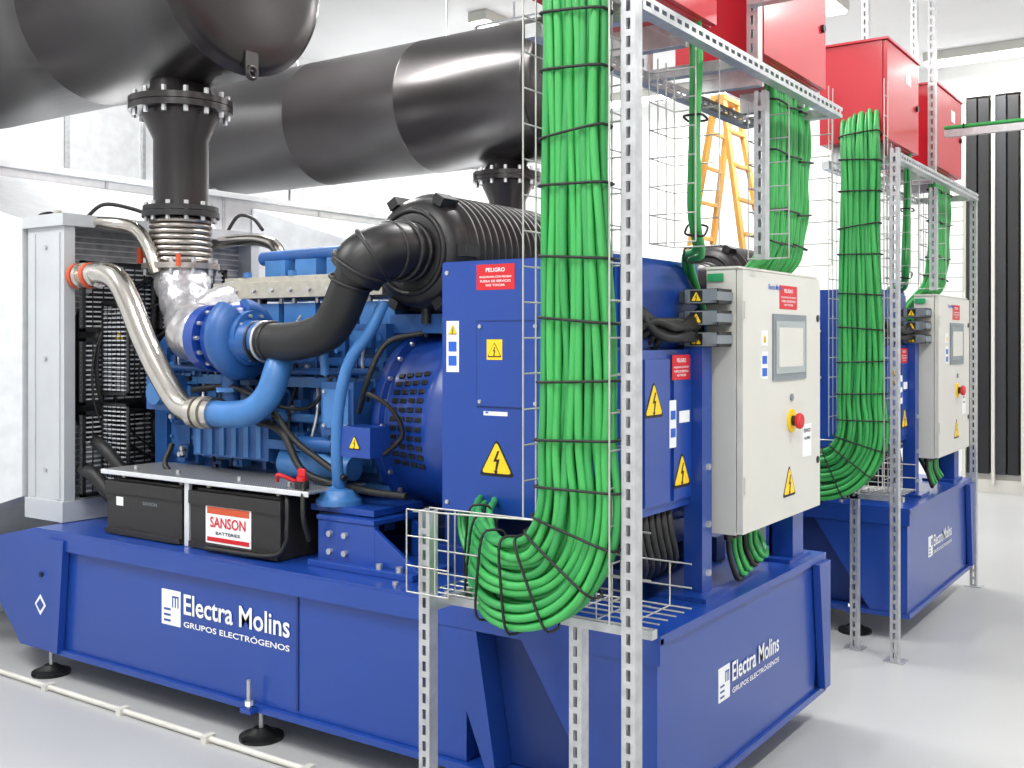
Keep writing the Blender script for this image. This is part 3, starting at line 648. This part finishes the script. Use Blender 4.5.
def build_frame(dx):
    O2=(-1.4+dx,2.55,0)
    w=0.0027;mb=MB()
    def wire(p,q,r=w): mb.tube([p,q],r,'wire',5,1)
    yb,yf=2.60,2.47;zt=2.58
    for x in (-1.66,-1.60,-1.55,-1.50,-1.45,-1.385): wire((x+dx,yb,0.84),(x+dx,yb,zt))
    for x in (-1.66,-1.385):
        for y in (yf,(yb+yf)/2): wire((x+dx,y,1.10 if x<-1.5 else 0.84),(x+dx,y,zt+0.3),0.0028)
    z=0.9
    while z<zt+0.3:
        yy0=yf if z>1.1 else yb-0.001
        if z<zt: mb.tube([(-1.66+dx,yy0,z),(-1.66+dx,yb,z),(-1.385+dx,yb,z),(-1.385+dx,yf,z)],w,'wire',5,1)
        else:
            wire((-1.66+dx,yf,z),(-1.66+dx,yf+0.07,z));wire((-1.385+dx,yf,z),(-1.385+dx,yf+0.07,z))
        z+=0.10
    ya,yc2=2.60,2.86
    for z in (0.87,0.94,1.07): wire((-2.10+dx,ya,z),(-1.33+dx,ya,z),0.003)
    wire((-2.10+dx,2.52,1.07),(-1.66+dx,ya,1.07),0.003)
    for i in range(6): y=ya+(yc2-ya)*i/5;wire((-2.10+dx,y,0.81),(-1.33+dx,y,0.81))
    for z in (0.87,0.94): wire((-2.10+dx,yc2,z),(-1.33+dx,yc2,z))
    x=-2.10
    while x<-1.32:
        mb.tube([(x+dx,ya,1.07 if x<-1.95 else 0.94),(x+dx,ya,0.81),(x+dx,yc2,0.81),(x+dx,yc2,0.94)],w,'wire',5,1);x+=0.10
    for x in (-2.10,-2.05,-1.99,-1.94): wire((x+dx,2.49,0.83),(x+dx,2.49,1.08))
    for z in (0.83,0.91,1.0,1.08): wire((-2.10+dx,2.49,z),(-1.94+dx,2.49,z))
    for (ya,yc2,zb) in ((3.04,3.22,1.90),(3.86,4.36,1.9)):
        n=max(2,int((yc2-ya)/0.06))
        for i in range(n+1): wire((-1.56+dx,ya+(yc2-ya)*i/n,zb),(-1.56+dx,ya+(yc2-ya)*i/n,2.5))
        z=zb
        while z<2.5:
            mb.tube([(-1.40+dx,ya,z),(-1.56+dx,ya,z),(-1.56+dx,yc2,z),(-1.40+dx,yc2,z)],w,'wire',5,1);z+=0.09
        wire((-1.40+dx,ya,zb),(-1.40+dx,ya,2.5));wire((-1.40+dx,yc2,zb),(-1.40+dx,yc2,2.5))
    bk=mb.finish('wire_mesh_cable_tray',None,O2)
    mb=MB()
    def bundle(path,nx,ny,pitch,r,ties,D=V((0,1,0)),spread=None,jit=0.006):
        C=catmull(path,7);N=len(C);Ws=[];Ds=[]
        for i in range(N):
            t=(C[min(i+1,N-1)]-C[max(i-1,0)]).normalized();d=(D-t*D.dot(t)).normalized();Ds.append(d);Ws.append(t.cross(d))
        for a in range(nx):
            for b in range(ny):
                ph=random.random()*6;ph2=random.random()*6;pts=[];fr=0.7+random.random()*0.9
                for i in range(N):
                    u=i/(N-1);sp=spread(u) if spread else 1
                    jj=jit*(1+(1.4*max(0,u-0.45) if spread else 0))
                    ow=((a-(nx-1)/2)*pitch+(b%2)*pitch*0.4)*sp+jj*math.sin(u*22*fr+ph)
                    od=(b-(ny-1)/2)*pitch*0.9+jj*math.sin(u*19*fr+ph2)
                    pts.append(C[i]+Ws[i]*ow+Ds[i]*od)
                mb.tube(pts,r,'grn' if (a+b)%3 else 'grn2',8,1)
        for ti in ties:
            i=min(N-1,int(ti*(N-1)));sp=spread(i/(N-1)) if spread else 1
            tw=(Ds[i].cross(Ws[i])).normalized()*random.uniform(-0.012,0.012)
            hw=((nx-1)/2*pitch+r*1.2)*sp+0.006+pitch*0.2;hd=(ny-1)/2*pitch*0.9+r*1.5+0.004
            pt=[]
            for k in range(20):
                an=2*math.pi*k/20;cx=math.copysign(abs(math.cos(an))**0.45,math.cos(an));cy=math.copysign(abs(math.sin(an))**0.45,math.sin(an))
                pt.append(C[i]+Ws[i]*(hw*cx+pitch*0.15)+Ds[i]*hd*cy+tw*cx)
            mb.tube(pt,0.0042,'bkl',6,1,closed=True)
    path=[(-1.56+dx,2.86,2.80),(-1.55+dx,2.70,2.775),(-1.53+dx,2.57,2.70),(-1.52+dx,2.52,2.58)]+[(-1.515+dx+0.006*math.sin(z*5),2.515,z) for z in (2.42,2.22,2.02,1.82,1.62,1.43,1.28)]
    path+=[(-1.505+dx,2.51,1.15),(-1.525+dx,2.51,1.04),(-1.59+dx,2.51,0.945),(-1.69+dx,2.52,0.90),(-1.81+dx,2.56,0.89),(-1.93+dx,2.66,0.90),(-2.05+dx,2.79,0.915),(-2.15+dx,2.94,0.925),(-2.22+dx,3.07,0.95),(-2.24+dx,3.16,1.03),(-2.24+dx,3.20,1.15)]
    NN=len(path)-1
    ties=[k/NN for k in (2.8,3.7,4.5,5.3,6.1,7.0,7.9,8.8,9.8,10.8,11.8,12.7,13.6,14.5,15.5,16.5,17.4)]
    bundle(path,9,3,0.0228,0.0120,ties,spread=lambda u:0.88 if u<0.25 else (0.88+0.34*min(1,(u-0.25)/0.3)))
    bundle([(-1.44+dx,3.13,2.62),(-1.44+dx,3.13,2.3),(-1.45+dx,3.14,2.02),(-1.50+dx,3.28,1.90),(-1.62+dx,3.46,1.87),(-1.66+dx,3.66,1.7)],1,2,0.026,0.0125,(0.2,0.5,0.7),D=V((1,0,0)),jit=0.003)
    for cy in (3.97,4.11,4.25):
        bundle([(-1.49+dx,cy,2.62),(-1.49+dx,cy,2.35),(-1.50+dx,cy,2.1),(-1.53+dx,cy,1.93),(-1.65+dx,cy,1.78),(-1.75+dx,cy-0.02,1.5)],5,2,0.026,0.0122,(0.1,0.25,0.42,0.55),D=V((1,0,0)),jit=0.004)
    cbn=mb.finish('green_power_cable_bundle',None,O2)
    reds=[]
    for (ya,yb2,za,zb2) in ((2.57,3.20,2.60,3.10),(3.60,4.28,2.60,3.08)):
        mb=MB();xa,xb=-1.74+dx,-1.42+dx
        mb.box(xa,xb,ya,yb2,za,zb2,'red');mb.box(xb+0.002,xb+0.022,ya+0.004,yb2-0.004,za+0.004,zb2-0.004,'red')
        mb.box(xa-0.01,xb+0.03,ya-0.012,yb2+0.012,zb2,zb2+0.012,'red')
        ff=Face(mb,(xb+0.022,0,0),(0,1,0),(1,0,0));ff.rect((ya+yb2)/2+0.1,zb2-0.12,0.10,0.07,'wht')
        mb.cyl((xb+0.022,yb2-0.05,(za+zb2)/2),(xb+0.034,yb2-0.05,(za+zb2)/2),0.016,'blk',14)
        for yy in (ya+0.12,yb2-0.12):
            mb.box(xa+0.03,xb-0.03,yy-0.02,yy+0.02,za-0.08,za,'strut')
            mb.cyl((xb-0.06,yy,za),(xb-0.06,yy,za-0.05),0.03,'strut',14)
            mb.prism([(xb-0.02,yy-0.022,za),(xb-0.02,yy-0.022,za-0.09),(xb-0.16,yy-0.022,za)],(0,0.004,0),'strut')
        reds.append(mb.finish('red_junction_box',None,((xa+xb)/2,(ya+yb2)/2,za),0.004))
    mb=MB()
    yy=3.45;zz=2.78
    mb.box(-1.40+dx,2.9,yy,yy+0.04,zz-0.045,zz-0.005,'strut')
    for k in range(3): mb.tube([(-1.40+dx,yy+0.005+k*0.02,zz+0.008),(0.5,yy+0.005+k*0.02,zz+0.008),(2.9,yy+0.005+k*0.02,zz+0.008)],0.0105,'grn',8,2)
    for x in (-0.6,0.6,1.9): mb.cyl((x,yy+0.02,zz),(x,yy+0.02,H),0.006,'strut',8)
    x=-1.3
    while x<2.8: mb.box(x+dx,x+dx+0.008,yy-0.008,yy+0.055,zz-0.006,zz+0.022,'bkl');x+=0.35
    run=mb.finish('overhead_cable_run',None,(0,yy,zz))
    return [bk,cbn]+reds+[run]
f1=build_frame(0)
DY=V((0,2.9,0))
for o in (gen,b1,b2,cov,sil,cab,cb2): dup(o,DY)
for o in f1: dup(o,DY+V((-0.08,0,0)) if o.name!='overhead_cable_run' else DY)

# ------------------------------------------------------------------ stepladder
mb=MB();cx,cy=-3.50,8.2;ht=3.55
for sx in (-1,1):
    for sy in (-1,1):
        mb.beam((cx+sx*0.03,cy+sy*0.15,ht),(cx+sx*0.60,cy+sy*0.34,0.0),0.035,0.075,'wood',up=(0,1,0))
    for i in range(1,12):
        z=ht-0.28*i;k=(ht-z)/ht
        mb.beam((cx+sx*(0.03+0.57*k),cy-0.15-0.19*k,z),(cx+sx*(0.03+0.57*k),cy+0.15+0.19*k,z),0.05 if sx>0 else 0.03,0.03,'wood')
mb.box(cx-0.06,cx+0.06,cy-0.18,cy+0.18,ht-0.03,ht+0.01,'wood')
for sy in (-1,1): mb.tube([(cx-0.40,cy+sy*0.27,1.25),(cx+0.40,cy+sy*0.27,1.25)],0.006,'strut',6,1)
mb.finish('stepladder',None,(cx,cy,0),0.003)
mb=MB();mb.cyl((-5.9,2.80,0.014),(0.5,2.80,0.014),0.012,'pvc',12)
for i in range(11): mb.box(-5.6+i*0.55,-5.57+i*0.55,2.775,2.825,0,0.029,'pvc')
mb.finish('floor_conduit',None,(-2.7,2.8,0))
mb=MB()
mb.tube([(-5.6,7.6,4.36),(-4.6,7.6,4.36),(-3.6,7.6,4.36)],0.012,'galv',8,2)
mb.cyl((-5.2,7.6,4.36),(-5.2,7.6,H),0.01,'galv',8);mb.cyl((-4.0,7.6,4.36),(-4.0,7.6,H),0.01,'galv',8)
mb.cyl((-5.6,7.6,4.36),(-5.6,7.6,4.22),0.02,'cab',10);mb.lathe((-5.6,7.6,4.18),(0,0,1),[(0,0.02),(0.02,0.06),(0.04,0.06)],'cab',18)
mb.finish('ceiling_sensor_conduit',None,(-4.6,7.6,4.36))

# ------------------------------------------------------------------ world, camera
w=bpy.data.worlds.new('world');bpy.context.scene.world=w;w.use_nodes=True
w.node_tree.nodes['Background'].inputs[0].default_value=(0.8,0.85,0.9,1);w.node_tree.nodes['Background'].inputs[1].default_value=0.5
cam=bpy.data.cameras.new('camera');co=bpy.data.objects.new('camera',cam);bpy.context.scene.collection.objects.link(co)
cam.sensor_width=36;cam.lens=1066/1024*36;cam.shift_y=-(384-338)/1024.0
cam.clip_start=0.05
co.location=(0,0,1.6);co.rotation_euler=(math.radians(90),0,math.radians(34.5))
bpy.context.scene.camera=co
try:
    bpy.context.scene.view_settings.view_transform='Standard'
    bpy.context.scene.view_settings.exposure=0.0
except Exception as e: print(e)
